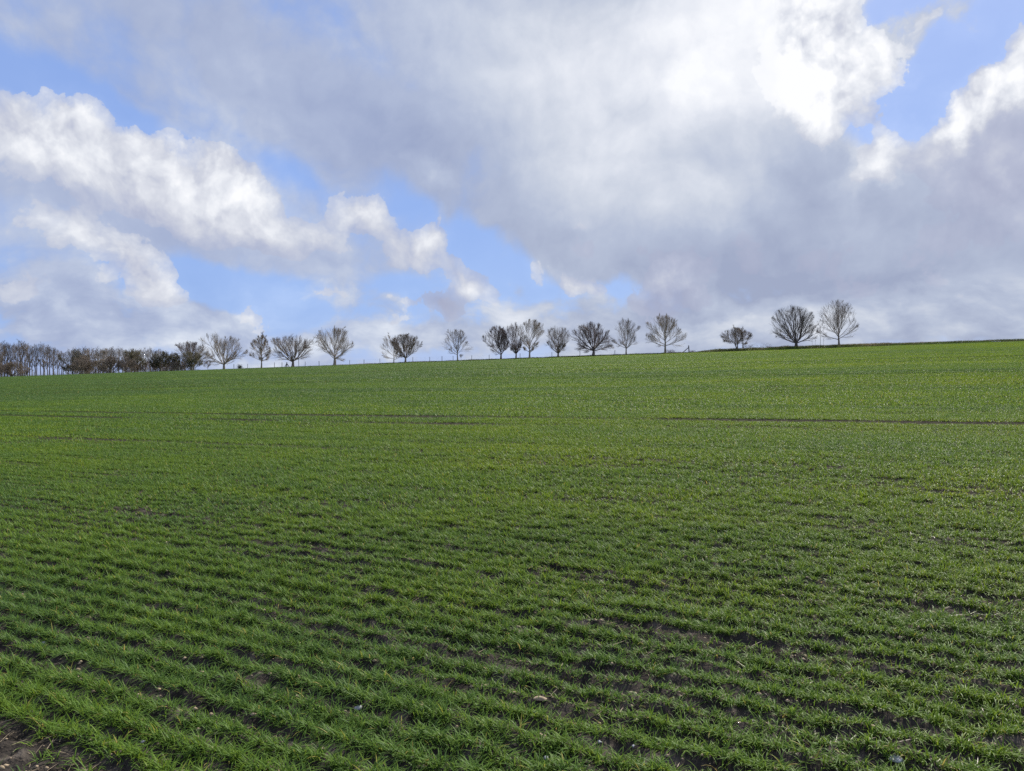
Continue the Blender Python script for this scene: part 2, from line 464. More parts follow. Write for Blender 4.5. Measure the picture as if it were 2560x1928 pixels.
def branch(rng, P, Rd, L, k, t0, ang, lenf, inside, n, curl, wob, rf, updown=0.25, t1=1.0):
    """children of the branches P (M,n,3)"""
    M, m, _ = P.shape
    t = t0 + (t1 - t0) * (np.arange(k)[None] + rng.random((M, k))) / k
    f = t * (m - 1); i = np.minimum(f.astype(int), m - 2); fr = (f - i)[..., None]
    I = np.arange(M)[:, None]
    pos = P[I, i] * (1 - fr) + P[I, i + 1] * fr
    T = norm(P[I, i + 1] - P[I, i])
    rad = Rd[I, i] * (1 - fr[..., 0]) + Rd[I, i + 1] * fr[..., 0]
    pr = norm(np.cross(T, norm(rng.normal(size=T.shape))))
    pr = norm(pr + np.array([0, 0, updown]))
    a = rng.normal(ang, 0.16, t.shape)[..., None]
    D = norm(np.cos(a) * T + np.sin(a) * pr)
    Ln = L[:, None] * lenf * (1.15 - 0.65 * t) * rng.uniform(0.65, 1.3, t.shape)
    pos = pos.reshape(-1, 3); D = D.reshape(-1, 3); Ln = Ln.ravel(); rad = rad.ravel() * rf
    Q = grow(rng, pos, D, Ln, n, np.full(len(pos), curl), wob)
    Q, fr2 = clip(Q, inside, rng)
    return Q, rad, Ln * fr2

def taper(rad, n, e): return rad[:, None] * np.linspace(1, e, n)[None]

def tree_meshes(seed, H, w, xoff, z0, fork, prof, bark, r0, nl=9, lead=0.0, twig=1.0, elev=(20, 80), curl=0.35, lump=0.22, stems=None,
                dens=(8, 7, 8), twig_r=0.0075, droop=0.0, notch=None, depth=None, ivy=0, ivy_mat=None, ivy_z=(0.0, 1.0), ivy_size=0.16, wobble=0.05):
    """trunk + crown (+ foliage) in tree coordinates, base at the origin"""
    rng = np.random.default_rng(seed)
    pz, pr = PROFILES[prof]
    ph = rng.uniform(0, 6.28, 6)
    dep = w if depth is None else depth
    def radius(p):
        t = (p[:, 2] - z0) / (H - z0)
        rr = np.interp(t, pz, pr, left=0, right=0)
        dx = (p[:, 0] - xoff * np.clip(t * 1.5, 0, 1)) / w; dy = p[:, 1] / dep
        an = np.arctan2(dy, dx)
        rr = rr * (1 + lump * (np.sin(3 * an + ph[0] + 4 * t) + np.sin(5 * an + ph[1] - 7 * t) + 0.8 * np.sin(11 * t + ph[2] + 2 * an)) / 2)
        if notch is not None:
            rr = rr * (1 - notch[2] * np.exp(-((dx - notch[0]) / notch[1]) ** 2) * sstep(0.65, 1.0, t))
        return np.hypot(dx, dy), rr
    def inside(p):
        d, rr = radius(p); return (d < rr * 0.97) & (p[:, 2] < H)
    def inside2(p):
        q = p * np.array([0.95, 0.95, 0.97]); d, rr = radius(q); return (d < rr) & (q[:, 2] < H)
    def inside3(p):
        q = p * np.array([0.90, 0.90, 0.95]); d, rr = radius(q); return (d < rr + .05) & (q[:, 2] < H)
    gts, gc = [], Geo()
    # trunk(s)
    stems = stems or [(0.0, 0.0)]
    limbsP, limbsD, limbsR = [], [], []
    for (sx, lean) in stems:
        top = fork + lead * (H - fork)
        n = 12
        zz = np.linspace(-0.35, top, n)
        wobx = np.cumsum(rng.normal(0, 0.02, n)) * fork / 2; woby = np.cumsum(rng.normal(0, 0.02, n)) * fork / 2
        k = np.clip(zz / max(fork, .1), 0, None)
        P = np.stack([sx + lean * zz + wobx - wobx[1], woby - woby[1], zz], -1)
        rad = r0 * (1 + 0.55 * np.exp(-np.clip(zz, 0, None) / (1.6 * r0 + .05)))
        over = np.clip((zz - fork) / max(top - fork, .01), 0, 1) if lead > 0 else zz * 0
        rad = rad * (1 - 0.18 * np.clip(k, 0, 1)) * (1 - 0.75 * over)
        gt = Geo(); tubes(gt, P[None], rad[None], 9); gts.append(gt)
        m = max(2, nl // len(stems))
        base_az = rng.uniform(0, 6.28)
        for j in range(m):
            f = (j + rng.uniform(0.2, 0.8)) / m
            el = R(elev[0] + (elev[1] - elev[0]) * f)
            az = base_az + j * 2.399 + rng.normal(0, 0.25)
            zs = fork * (0.82 + 0.18 * rng.random()) + (top - fork) * f * 0.95
            q = np.array([np.interp(zs, zz, P[:, 0]), np.interp(zs, zz, P[:, 1]), zs])
            limbsP.append(q); limbsD.append([math.cos(el) * math.cos(az) + lean * .6, math.cos(el) * math.sin(az) * dep / w, math.sin(el)])
            limbsR.append(r0 * (0.34 + 0.16 * rng.random()) * (1 - 0.45 * f * (lead > 0)))
        if lead > 0:
            limbsP.append(P[-2]); limbsD.append([0.02, 0, 1]); limbsR.append(rad[-1] * 1.1)
    P0 = np.array(limbsP); D0 = norm(np.array(limbsD)); r1 = np.array(limbsR)
    n1 = 11
    cu = curl * (0.6 + 0.8 * rng.random(len(P0))) - droop * (D0[:, 2] < 0.35)
    L1 = np.full(len(P0), 1.25 * max(H - fork, w))
    P1 = grow(rng, P0, D0, L1, n1, cu, wobble)
    P1, fr = clip(P1, inside, rng, 0.2); L1 = L1 * fr
    R1 = taper(r1, n1, 0.16)
    tubes(gc, P1, R1, 6)
    k2, k3, k4 = dens
    # second order
    P2, r2, L2 = branch(rng, P1, R1, L1, k2, 0.14, 0.52, 0.70, inside, 8, 0.30 - droop, 0.06, 0.62)
    R2 = taper(r2, 8, 0.22); tubes(gc, P2, R2, 4)
    P3, r3, L3 = branch(rng, P2, R2, L2, k3, 0.12, 0.46, 0.64, inside2, 5, 0.25 - droop, 0.06, 0.7)
    r3 = np.maximum(r3, twig_r * 1.3); R3 = taper(r3, 5, 0.4); tubes(gc, P3, R3, 3)
    # twigs
    lt = np.clip(L3, 0.6, 1.4) * twig
    P4, r4, L4 = branch(rng, P3, R3, lt, k4, 0.1, 0.36, 0.85, inside3, 3, 0.25 - droop * .6, 0.08, 0.8)
    tubes(gc, P4, taper(np.full(len(P4), twig_r), 3, 0.45), 3)
    P5, r5, L5 = branch(rng, P2, R2, np.full(len(P2), 0.9 * twig), max(3, k4 - 1), 0.3, 0.40, 0.85, inside3, 3, 0.25 - droop * .6, 0.08, 0.8)
    tubes(gc, P5, taper(np.full(len(P5), twig_r), 3, 0.45), 3)
    res = [gts, gc, None]
    if ivy:
        src = np.concatenate([P2.reshape(-1, 3), P3.reshape(-1, 3), P4[:, 1]])
        tz = src[:, 2] / H
        src = src[(tz > ivy_z[0]) & (tz < ivy_z[1])]
        c = src[rng.integers(0, len(src), ivy)] + rng.normal(0, 0.22, (ivy, 3))
        res[2] = leaf_quads(rng, c, ivy_size)
    return res, bark, ivy_mat

def leaf_quads(rng, c, size):
    n = len(c)
    a = norm(rng.normal(size=(n, 3))); b = norm(np.cross(a, rng.normal(size=(n, 3))))
    s = size * rng.uniform(0.6, 1.3, n)[:, None]
    V = np.stack([c - a * s * .5, c + b * s * .3, c + a * s * .5, c - b * s * .3], 1)
    q = (np.arange(n) * 4)[:, None] + np.arange(4)[None]
    return V.reshape(-1, 3), q, np.repeat(rng.random(n), 4)

def plant_tree(name, loc, res, label, cat='tree', group=None, rz=0.0):
    (gts, gc, lf), bark, im = res
    e = empty(name, loc); e.rotation_euler.z = rz
    tag(e, label, cat, group)
    for gt in gts: gt.build('trunk', M_BARK[bark], e, smooth=True)
    gc.build('crown', M_BARK[bark], e)
    if lf is not None:
        mesh_np('foliage', lf[0], [lf[1]], im or M_IVY, e, attrs={'tint': lf[2]})
    return e

def base_at(px, Y, sink=0.05):
    x = (px - CX) / F * Y
    return (x, Y, float(terrain(x, Y)) - sink)

def photo_tree(px, py, l, r, top, Y, seed, prof, bark, fork_px, label, crown_px=None, name='bare_tree', group='bare trees along the crest', **kw):
    """px,py base; l,r,top crown extents in photo pixels; fork_px/crown_px: heights above the base"""
    k = Y / F
    loc = base_at(px, Y)
    vis = CAMZ + (CY - py) * k                          # height of the seen base
    H = (py - top) * k + (vis - loc[2])
    d = vis - loc[2]
    w = (r - l) / 2 * k * 1.06; xo = ((r + l) / 2 - px) * k
    fork = fork_px * k * 0.88 + d
    z0 = (crown_px if crown_px is not None else fork_px * 0.7) * k + d
    res = tree_meshes(seed, H, w, xo, z0, fork, prof, bark, **kw)
    return plant_tree(name, loc, res, label, group=group)

Yt = 170.0
photo_tree(560, 921.6, 503, 606, 836, Yt, 11, 'wide', 'pale', 12, 'broad bare tree with a notched two-lobed crown just right of the wood', 6, r0=0.24, nl=11, elev=(12, 72), notch=(0.15, 0.3, 0.35))
photo_tree(653.8, 918, 624, 675, 831, Yt, 12, 'oval', 'pale', 12, 'narrow upright oval bare tree, slimmest of the crest trees on the left', 10, r0=0.16, nl=15, lead=0.6, elev=(15, 60), dens=(8, 7, 7), lump=.08)
photo_tree(732, 915, 678, 785.5, 837, Yt, 13, 'wide', 'brown', 14, 'low wide spreading bare tree with dark trunk beside the timber brace', 9, r0=0.27, nl=11, elev=(12, 70), notch=(-0.2, .3, .2))
photo_tree(836, 910.6, 785.5, 882.5, 823, Yt, 14, 'round', 'pale', 15, 'big round bare tree with thick pale trunk and drooping lowest twigs', 5, r0=0.26, nl=11, elev=(8, 78), lead=0.15)
photo_tree(984.7, 905, 945, 996, 841, Yt + 1.5, 15, 'round', 'pale', 8, 'thin airy bare tree overlapped by the denser tree on its right', 4, r0=0.12, nl=11, lead=0.3, dens=(7, 6, 5), lump=.1, elev=(5, 80))
photo_tree(1014, 903, 980, 1046, 838, Yt - 1, 16, 'vase', 'brown', 9, 'compact dense vase-shaped bare tree overlapping a thinner tree on its left', 6, r0=0.2, nl=12, elev=(22, 80), dens=(9, 7, 8))
photo_tree(1144, 899, 1106, 1174.7, 826, Yt, 17, 'round', 'brown', 14, 'sparse bare tree standing alone between two gaps in the middle of the row', 8, r0=0.14, nl=9, lead=0.2, dens=(7, 6, 6), elev=(18, 75))
photo_tree(1252, 895.4, 1211, 1272, 817, Yt, 18, 'round', 'purple', 8, 'dense purplish bare tree leaning left, leftmost of the three touching trees', 5, r0=0.2, nl=13, elev=(25, 80), dens=(9, 7, 8), lead=0.2)
photo_tree(1290, 893.7, 1263, 1312, 809, Yt + 1, 19, 'tall', 'purple', 10, 'purplish bare tree in the middle of the three touching trees', 7, r0=0.17, nl=12, elev=(35, 82), dens=(8, 6, 6))
photo_tree(1324, 893, 1299, 1362, 802.5, Yt, 20, 'tall', 'pale', 12, 'tall pale bare tree, rightmost and highest of the three touching trees', 9, r0=0.19, nl=11, elev=(20, 80), lead=0.35, dens=(8, 7, 7))
photo_tree(1395.4, 889.6, 1359.5, 1424, 819.5, Yt, 21, 'vase', 'brown', 8, 'small vase-shaped bare tree with limbs fanning up from a short trunk', 5, r0=0.2, nl=12, elev=(22, 80), dens=(8, 6, 6), notch=(.1, .25, .25))
photo_tree(1483.5, 886.6, 1428, 1526.6, 808, Yt, 22, 'droop', 'purple', 14, 'wide dense bare tree whose lowest branches droop to the ground', 2, r0=0.28, nl=14, elev=(0, 78), droop=0.22, dens=(9, 7, 8))
photo_tree(1565, 884, 1524, 1601, 803, Yt, 23, 'vase', 'brown', 17, 'sparse open bare tree with a clean slanting trunk and long straight twigs', 12, r0=0.15, nl=9, elev=(20, 80), dens=(7, 6, 6), twig=1.3)
photo_tree(1663, 879, 1607.6, 1711, 792, Yt, 24, 'round', 'pale', 17, 'large pointed round bare tree beside the leaning timber brace', 7, r0=0.22, nl=12, lead=0.4, elev=(3, 72), dens=(8, 7, 7))
photo_tree(1842, 868, 1803, 1870, 820.5, 168.5, 25, 'round', 'brown', 10, 'low crooked multi-stemmed bare thorn tree on the grassy bank', 8, r0=0.13, nl=18, elev=(0, 80), stems=[(0.0, -0.35), (0.1, 0.08), (1.4, -0.02)], lump=0.2, dens=(8, 7, 6), wobble=0.16)
photo_tree(1990, 864, 1929, 2036, 766.6, 168.5, 26, 'round', 'dark', 8, 'largest dark dense bare tree, left of the two tall trees at the right end', 9, r0=0.3, nl=14, elev=(14, 84), dens=(8, 7, 8), twig_r=0.007, lump=0.1)
photo_tree(2097.5, 860, 2046, 2136, 753, 169, 27, 'round', 'brown', 15, 'tall slender-twigged bare tree, rightmost of the whole row', 11, r0=0.2, nl=14, elev=(15, 84), dens=(8, 6, 5), lump=0.1, lead=.2)
photo_tree(2050.7, 859.6, 2033, 2067, 800.6, 169.5, 28, 'oval', 'pale', 16, 'thin pale sapling between the two tall trees at the right end', 10, name='sapling', group='saplings', r0=0.045, nl=8, lead=0.7, elev=(25, 65), dens=(3, 3, 3), twig_r=0.007)
photo_tree(1153, 899, 1147, 1159, 887, 170, 29, 'oval', 'pale', 3, 'tiny pale sapling right beside the sparse lone tree in mid row', 2, name='sapling', group='saplings', r0=0.02, nl=6, lead=0.6, elev=(25, 65), dens=(3, 3, 3), twig_r=0.007)
for i, (px, top, lb) in enumerate([(2030, 852, 'shortest whip of a young sapling, nearest the big dark tree'),
                                   (2038, 843, 'thin bare whip of a sapling just left of the pale sapling'),
                                   (2059, 841, 'thin bare whip of a sapling just right of the pale sapling')]):
    photo_tree(px, 860, px - 3, px + 3, top, 169.5, 60 + i, 'oval', 'brown', 5, lb, 3, name='sapling', group='saplings', r0=0.022, nl=5, lead=0.85, elev=(45, 70), dens=(2, 1, 1), twig_r=0.004, twig=.5)

# ---- the wood on the left
W_LABEL = 'tall slender bare tree standing in the wood on the left'
protos = []
for i in range(6):
    rng = np.random.default_rng(300 + i)
    H = [12.6, 12.0, 13.0, 11.2, 11.8, 12.4][i]
    res = tree_meshes(300 + i, H, [1.9, 1.6, 2.1, 1.8, 1.5, 2.0][i], 0, H * 0.3, H * 0.36, 'tall', ['dark', 'brown', 'dark', 'brown', 'brown', 'dark'][i], r0=0.15 + 0.03 * (i % 3),
                      nl=9, lead=0.55, elev=(42, 78), dens=(6, 4, 5), twig_r=0.008)
    protos.append(res)
first = {}
WOOD = []
rng = np.random.default_rng(9)
for (a, b, n, Y, topy) in [(-45, 162, 18, 192, None), (-60, 165, 17, 208, None), (168, 345, 15, 196, None), (172, 352, 15, 210, None),
                           (338, 470, 9, 198, None), (330, 450, 9, 212, None)]:
    for q in range(n):
        px = a + (b - a) * (q + rng.uniform(0.15, 0.85)) / n
        WOOD.append((px, Y + rng.uniform(-4, 4)))
def wood_top(px): return np.interp(px, [-60, 0, 20, 55, 75, 100, 130, 160, 185, 240, 280, 330, 360, 400, 430, 470], [850, 857, 858, 854, 862, 860, 867, 876, 869, 872, 868, 873, 872, 872, 880, 885])
for k, (px, Y) in enumerate(WOOD):
    i = k % 6
    x, y, z = base_at(px, Y, 0.1)
    top = wood_top(px) + rng.uniform(-2, 10)
    H = CAMZ + (CY - top) / F * Y - z
    if i not in first:
        o = plant_tree('woodland_tree', (x, y, z), protos[i], W_LABEL, group='tall bare trees of the wood'); first[i] = o
    else:
        o = copy_tree(first[i])
    o.location = (x, y, z)
    s = H / [12.6, 12.0, 13.0, 11.2, 11.8, 12.4][i]
    o.scale = (s * rng.uniform(0.85, 1.1), s * rng.uniform(0.85, 1.1), s)
    o.rotation_euler.z = rng.uniform(0, 6.28)

def wood_bush(px, py, l, r, top, Y, seed, prof, bark, label, n, mat, size=0.2, name='ivy_clad_tree', fork=8, zr=(0, 1), **kw):
    a = dict(r0=0.2, nl=10, elev=(5, 80), dens=(8, 6, 5), twig_r=0.012, ivy=int(n * .7), ivy_mat=mat, ivy_size=size, ivy_z=zr, lump=0.22); a.update(kw)
    photo_tree(px, py, l, r, top, Y, seed, prof, bark, fork, label, 1, name=name, group='bushy trees along the wood edge', **a)
wood_bush(30, 941, 6, 62, 908, 182, 401, 'wide', 'brown', 'low olive-brown thicket bush at the far left foot of the wood', 3000, M_RUSSET, 0.15, 'thicket_bush', 3)
wood_bush(182, 932, 158, 206, 872, 184, 402, 'round', 'dark', 'dark ivy-clad tree at the right side of the gap in the wood', 2600, M_IVY, 0.2)
wood_bush(218, 931, 198, 238, 884, 181, 403, 'round', 'brown', 'rounded brown thicket bush in front of the middle of the wood', 4200, M_RUSSET, 0.14, 'thicket_bush', 3)
wood_bush(258, 931, 236, 276, 872, 186, 404, 'tall', 'pale', 'ivy-flecked bare tree behind the pale stake in the wood', 900, M_IVY, 0.18)
wood_bush(326, 930, 300, 356, 873, 183, 405, 'wide', 'brown', 'olive leafy spreading tree with a dark fork in the middle of the wood', 3200, M_IVY, 0.2, fork=16)
wood_bush(400, 927, 380, 425, 880, 183, 406, 'round', 'dark', 'dark bushy evergreen tree left of the ivy-clad tree at the wood end', 3600, M_IVY, 0.2)
wood_bush(436, 926, 420, 450, 884, 184, 407, 'round', 'dark', 'small black-green evergreen bush squeezed between two bigger bushy trees', 2200, M_IVY, 0.2, 'evergreen_bush')
wood_bush(478, 925, 432, 518, 856, 182, 408, 'wide', 'purple', 'open bare tree with knobbly twigs at the right end of the wood', 500, M_RUSSET, 0.2, 'bare_tree', 22, r0=0.2, nl=11, elev=(15, 80))
wood_bush(483, 924, 452, 507, 880, 178, 409, 'round', 'pale', 'dense ivy-clad tree with a pale trunk, last of the wood on its right', 4200, M_IVY, 0.2, fork=6)
photo_tree(520, 923, 512, 530, 905, 176, 410, 'vase', 'brown', 3, 'low twiggy bare shrub between the wood and the two-lobed tree', 1, name='bare_shrub', group='shrubs on the crest', r0=0.04, nl=8, dens=(4, 4, 4))

# bare scrub along the foot of the wood
sc = [tree_meshes(450 + i, 3.2, 1.7, 0, 0.05, 0.25, 'wide', b_, 0.05, nl=14, elev=(15, 88), dens=(5, 5, 5), twig_r=0.010, lump=.3) for i, b_ in enumerate(['brown', 'purple', 'brown'])]
so_ = []
rng = np.random.default_rng(451)
for i in range(40):
    px = -25 + 500 * (i + rng.uniform(0.1, .9)) / 40
    if 62 < px < 166 or (i > 2 and rng.random() < .4): continue
    loc = base_at(px, rng.uniform(177, 200), 0.1)
    o = plant_tree('scrub_bush', loc, sc[i], 'low bare twiggy scrub bush along the foot of the wood', 'bush', 'bare scrub bushes along the wood') if i < 3 else copy_tree(so_[i % 3])
    if i < 3: so_.append(o)
    o.location = loc; q_ = rng.uniform(.7, 1.35); o.scale = (q_ * rng.uniform(.8, 1.3), q_ * rng.uniform(.8, 1.3), q_); o.rotation_euler.z = rng.uniform(0, 6.28)

def thicket(name, x0, x1, y0, y1, n, Hr, label):
    """bramble and scrub too thick to count"""
    rng = np.random.default_rng(len(label))
    px = rng.uniform(x0, x1, n); Y = rng.uniform(y0, y1, n)
    x = (px - CX) / F * Y
    z = terrain(x, Y) - 0.05
    az = rng.uniform(0, 6.28, n)
    o = blade_mesh(name, np.stack([x, Y, z], -1), az, rng.uniform(*Hr, n), rng.uniform(0, .5, n), rng.uniform(.4, 1.8, n), rng.uniform(.012, .03, n), 4,
                   rng.random(n) ** 1.5 * 0.8, M_ROUGH, rng=rng)
    tag(o, label, 'undergrowth', kind='stuff')
thicket('woodland_undergrowth', -80, 500, 174, 215, 30000, (0.3, 1.2), 'dark scrubby undergrowth at the foot of the wood')

# rough grass on the verge
def verge():
    rng = np.random.default_rng(500)
    n = 190000
    Y = rng.uniform(164.5, 176, n); px = rng.uniform(520, 2750, n)
    d = np.interp(px, [520, 800, 900, 1000, 1740, 1800, 2600, 2750], [0.25, 0.35, 0.5, 0.5, 0.55, 1, 1, 0.9])
    x = (px - CX) / F * Y
    pat = fbm(x / 2.2, Y / 2.5, 81, 3)
    ok = rng.random(n) < d * (0.35 + 1.1 * sstep(.3, .6, pat))
    x, Y, px, pat = x[ok], Y[ok], px[ok], pat[ok]; n = len(x)
    z = terrain(x, Y) - 0.02
    hh = np.interp(px, [520, 900, 1740, 1800, 2560], [0.12, 0.2, 0.22, 0.36, 0.3])
    L = rng.uniform(0.5, 1.35, n) * hh * (0.6 + 0.9 * pat)
    tall = rng.random(n) < 0.006; L = np.where(tall, L * 2.6, L)
    tint = np.clip(0.25 + 0.9 * (fbm(x / 6, Y / 3, 83, 3) - 0.35) + rng.normal(0, .16, n) + 0.25 * np.exp(-((px - 2180) / 90) ** 2) + .3 * np.exp(-((px - 900) / 60) ** 2), 0, 1)
    o = blade_mesh('rough_grass', np.stack([x, Y, z], -1), rng.uniform(0, 6.28, n), L, rng.uniform(0, .6, n), rng.uniform(.3, 1.7, n), np.where(tall, .012, rng.uniform(.015, .035, n)), 3, tint, M_ROUGH, rng=rng)
    tag(o, 'rough tussocky grass and dead stalks along the verge beyond the crop', 'grass', kind='stuff')
verge()

def bramble(px, Y, wpx, hpx, n, seed, label, name='bramble_bush'):
    rng = np.random.default_rng(seed)
    k = Y / F; loc = base_at(px, Y, 0.03)
    w, h = wpx * k / 2, hpx * k
    P0 = np.stack([rng.normal(0, w * .35, n), rng.normal(0, .35, n), np.full(n, -0.05)], -1)
    az = rng.uniform(0, 6.28, n)
    D = norm(np.stack([np.cos(az) * .6, np.sin(az) * .3, np.full(n, 1.0)], -1))
    P = grow(rng, P0, D, rng.uniform(.7, 1.5, n) * h * 1.3, 8, rng.uniform(-2.2, -.6, n), 0.1)
    P[..., 2] = np.minimum(P[..., 2], h * rng.uniform(.6, 1.05, (n, 1)))
    g = Geo(); tubes(g, P, taper(np.full(n, .014), 8, .5), 4)
    Q, r, L = branch(rng, P, taper(np.full(n, .014), 8, .5), np.full(n, h * .7), 7, .2, .8, .6, lambda p: np.ones(len(p), bool), 3, 0.0, .1, .7)
    tubes(g, Q, taper(np.full(len(Q), .008), 3, .5), 3); o = g.build(name, M_BARK['purple'], None); o.location = loc; tag(o, label, 'bush', 'brambles on the verge')
bramble(1676, 167.5, 24, 10, 26, 601, 'low tangled bramble at the foot of the large pointed round tree')
bramble(1730, 168, 16, 6, 20, 602, 'low scrubby bramble right of the leaning timber brace')
bramble(1872, 168, 26, 13, 26, 603, 'tangled bramble against the right side of the thorn tree')
bramble(1901, 168, 18, 15, 8, 604, 'arching bramble stems standing clear on the bank')
bramble(1921, 168, 9, 11, 16, 605, 'small upright tuft of bramble left of the big dark tree')
bramble(1965, 168, 14, 7, 8, 606, 'thin bramble wisps under the left branches of the big dark tree')
# small evergreen bush and shrubs left
res = tree_meshes(611, 0.75, 0.36, 0, 0.02, 0.08, 'wide', 'dark', 0.03, nl=8, elev=(0, 80), dens=(4, 4, 4), twig=0.25, twig_r=0.006, ivy=1200, ivy_mat=M_IVY, ivy_size=0.09)
b = plant_tree('evergreen_bush', base_at(600, 166.5, 0.02), res, 'small round dark bush alone on the skyline between the two-lobed tree and the narrow tree', 'bush', 'shrubs on the crest')

# ------------------------------------------------------------------ fences
def fence(posts, Y, hgt, wires, mat, label, r=0.05, wob=0.06, extra=None):
    rng = np.random.default_rng(abs(int(posts[0])))
    x0, y0, z0 = base_at(posts[0], Y, 0)
    e = empty('wire_fence', (x0, y0, z0)); tag(e, label, 'fence')
    org = np.array([x0, y0, z0]); tops = []
    for i, p in enumerate(posts):
        h = hgt
        if isinstance(p, tuple): p, h = p
        q = np.array(base_at(p, Y, 0.0)) - org
        g = Geo()
        t = q + np.array([rng.normal(0, wob * .5), rng.normal(0, wob * .5), h * rng.uniform(.95, 1.05)])
        bar(g, q - np.array([0, 0, .3]), t, r * rng.uniform(.85, 1.2), 7)
        g.build('post', mat, e); tops.append((q, t))
    for wz in wires:
        g = Geo()
        pts = np.array([q + (t - q) * wz / (t - q)[2] + np.array([0, -r, 0]) for q, t in tops])
        for a, b_ in zip(pts[:-1], pts[1:]):
            n = 7; s = np.linspace(0, 1, n)[:, None]
            P = a + (b_ - a) * s; P[:, 2] -= 0.05 * (4 * s[:, 0] * (1 - s[:, 0]))
            tubes(g, P[None], np.full((1, n), .0035), 4)
        g.build('wire', M_WIRE, e)
    return e, org

POSTS = [585, 619, 686, 705, (747, 3.6), 763, 798, 840, 874, 910, 950, 1032, 1074, 1105, 1133, 1179, 1223, 1300, 1380, 1450, 1537]
e, org = fence(POSTS, 167.6, 1.05, (0.35, 0.65, 0.95), M_WOOD, 'long wire fence with thin dark posts running along the crest under the trees')
def strainer(px, Y, h, struts, label, r=0.11):
    x, y, z = base_at(px, Y, 0)
    e = empty('strainer_post', (x, y, z)); tag(e, label, 'fence post', 'timber strainer posts')
    g = Geo(); bar(g, np.array([0, 0, -.4]), np.array([0.0 if len(struts) > 1 else -0.12, 0, h]), r, 9, r * .95); g.build('post', M_WOOD, e)
    for dx, f in struts:
        g = Geo(); zb = float(terrain(x + dx, y - .05)) - z
        bar(g, np.array([dx, -.05, zb - .12]), np.array([-0.05 if len(struts) == 1 else 0, -.02, h * f]), r * .75, 8); g.build('strut', M_WOOD, e)
strainer(717, 166.8, 1.05, [(-0.5, .75), (0.65, .75)], 'short timber strainer post with two slanting struts left of the low wide tree', 0.1)
strainer(1723, 166.8, 1.5, [(-1.55, .75)], 'stout leaning timber post with one long diagonal strut right of the pointed round tree', 0.11)
fence([-20, 40, 85, 112, 137, 165, 209, 241, 279, 308, 326, 368, 404, 420, 448, 481], 171.5, 0.95, (0.5, 0.85), M_PALEWOOD, 'wire fence with pale stakes along the front of the wood', 0.055)

# ------------------------------------------------------------------ sky
SUN_AZ, SUN_EL = R(32), R(40)
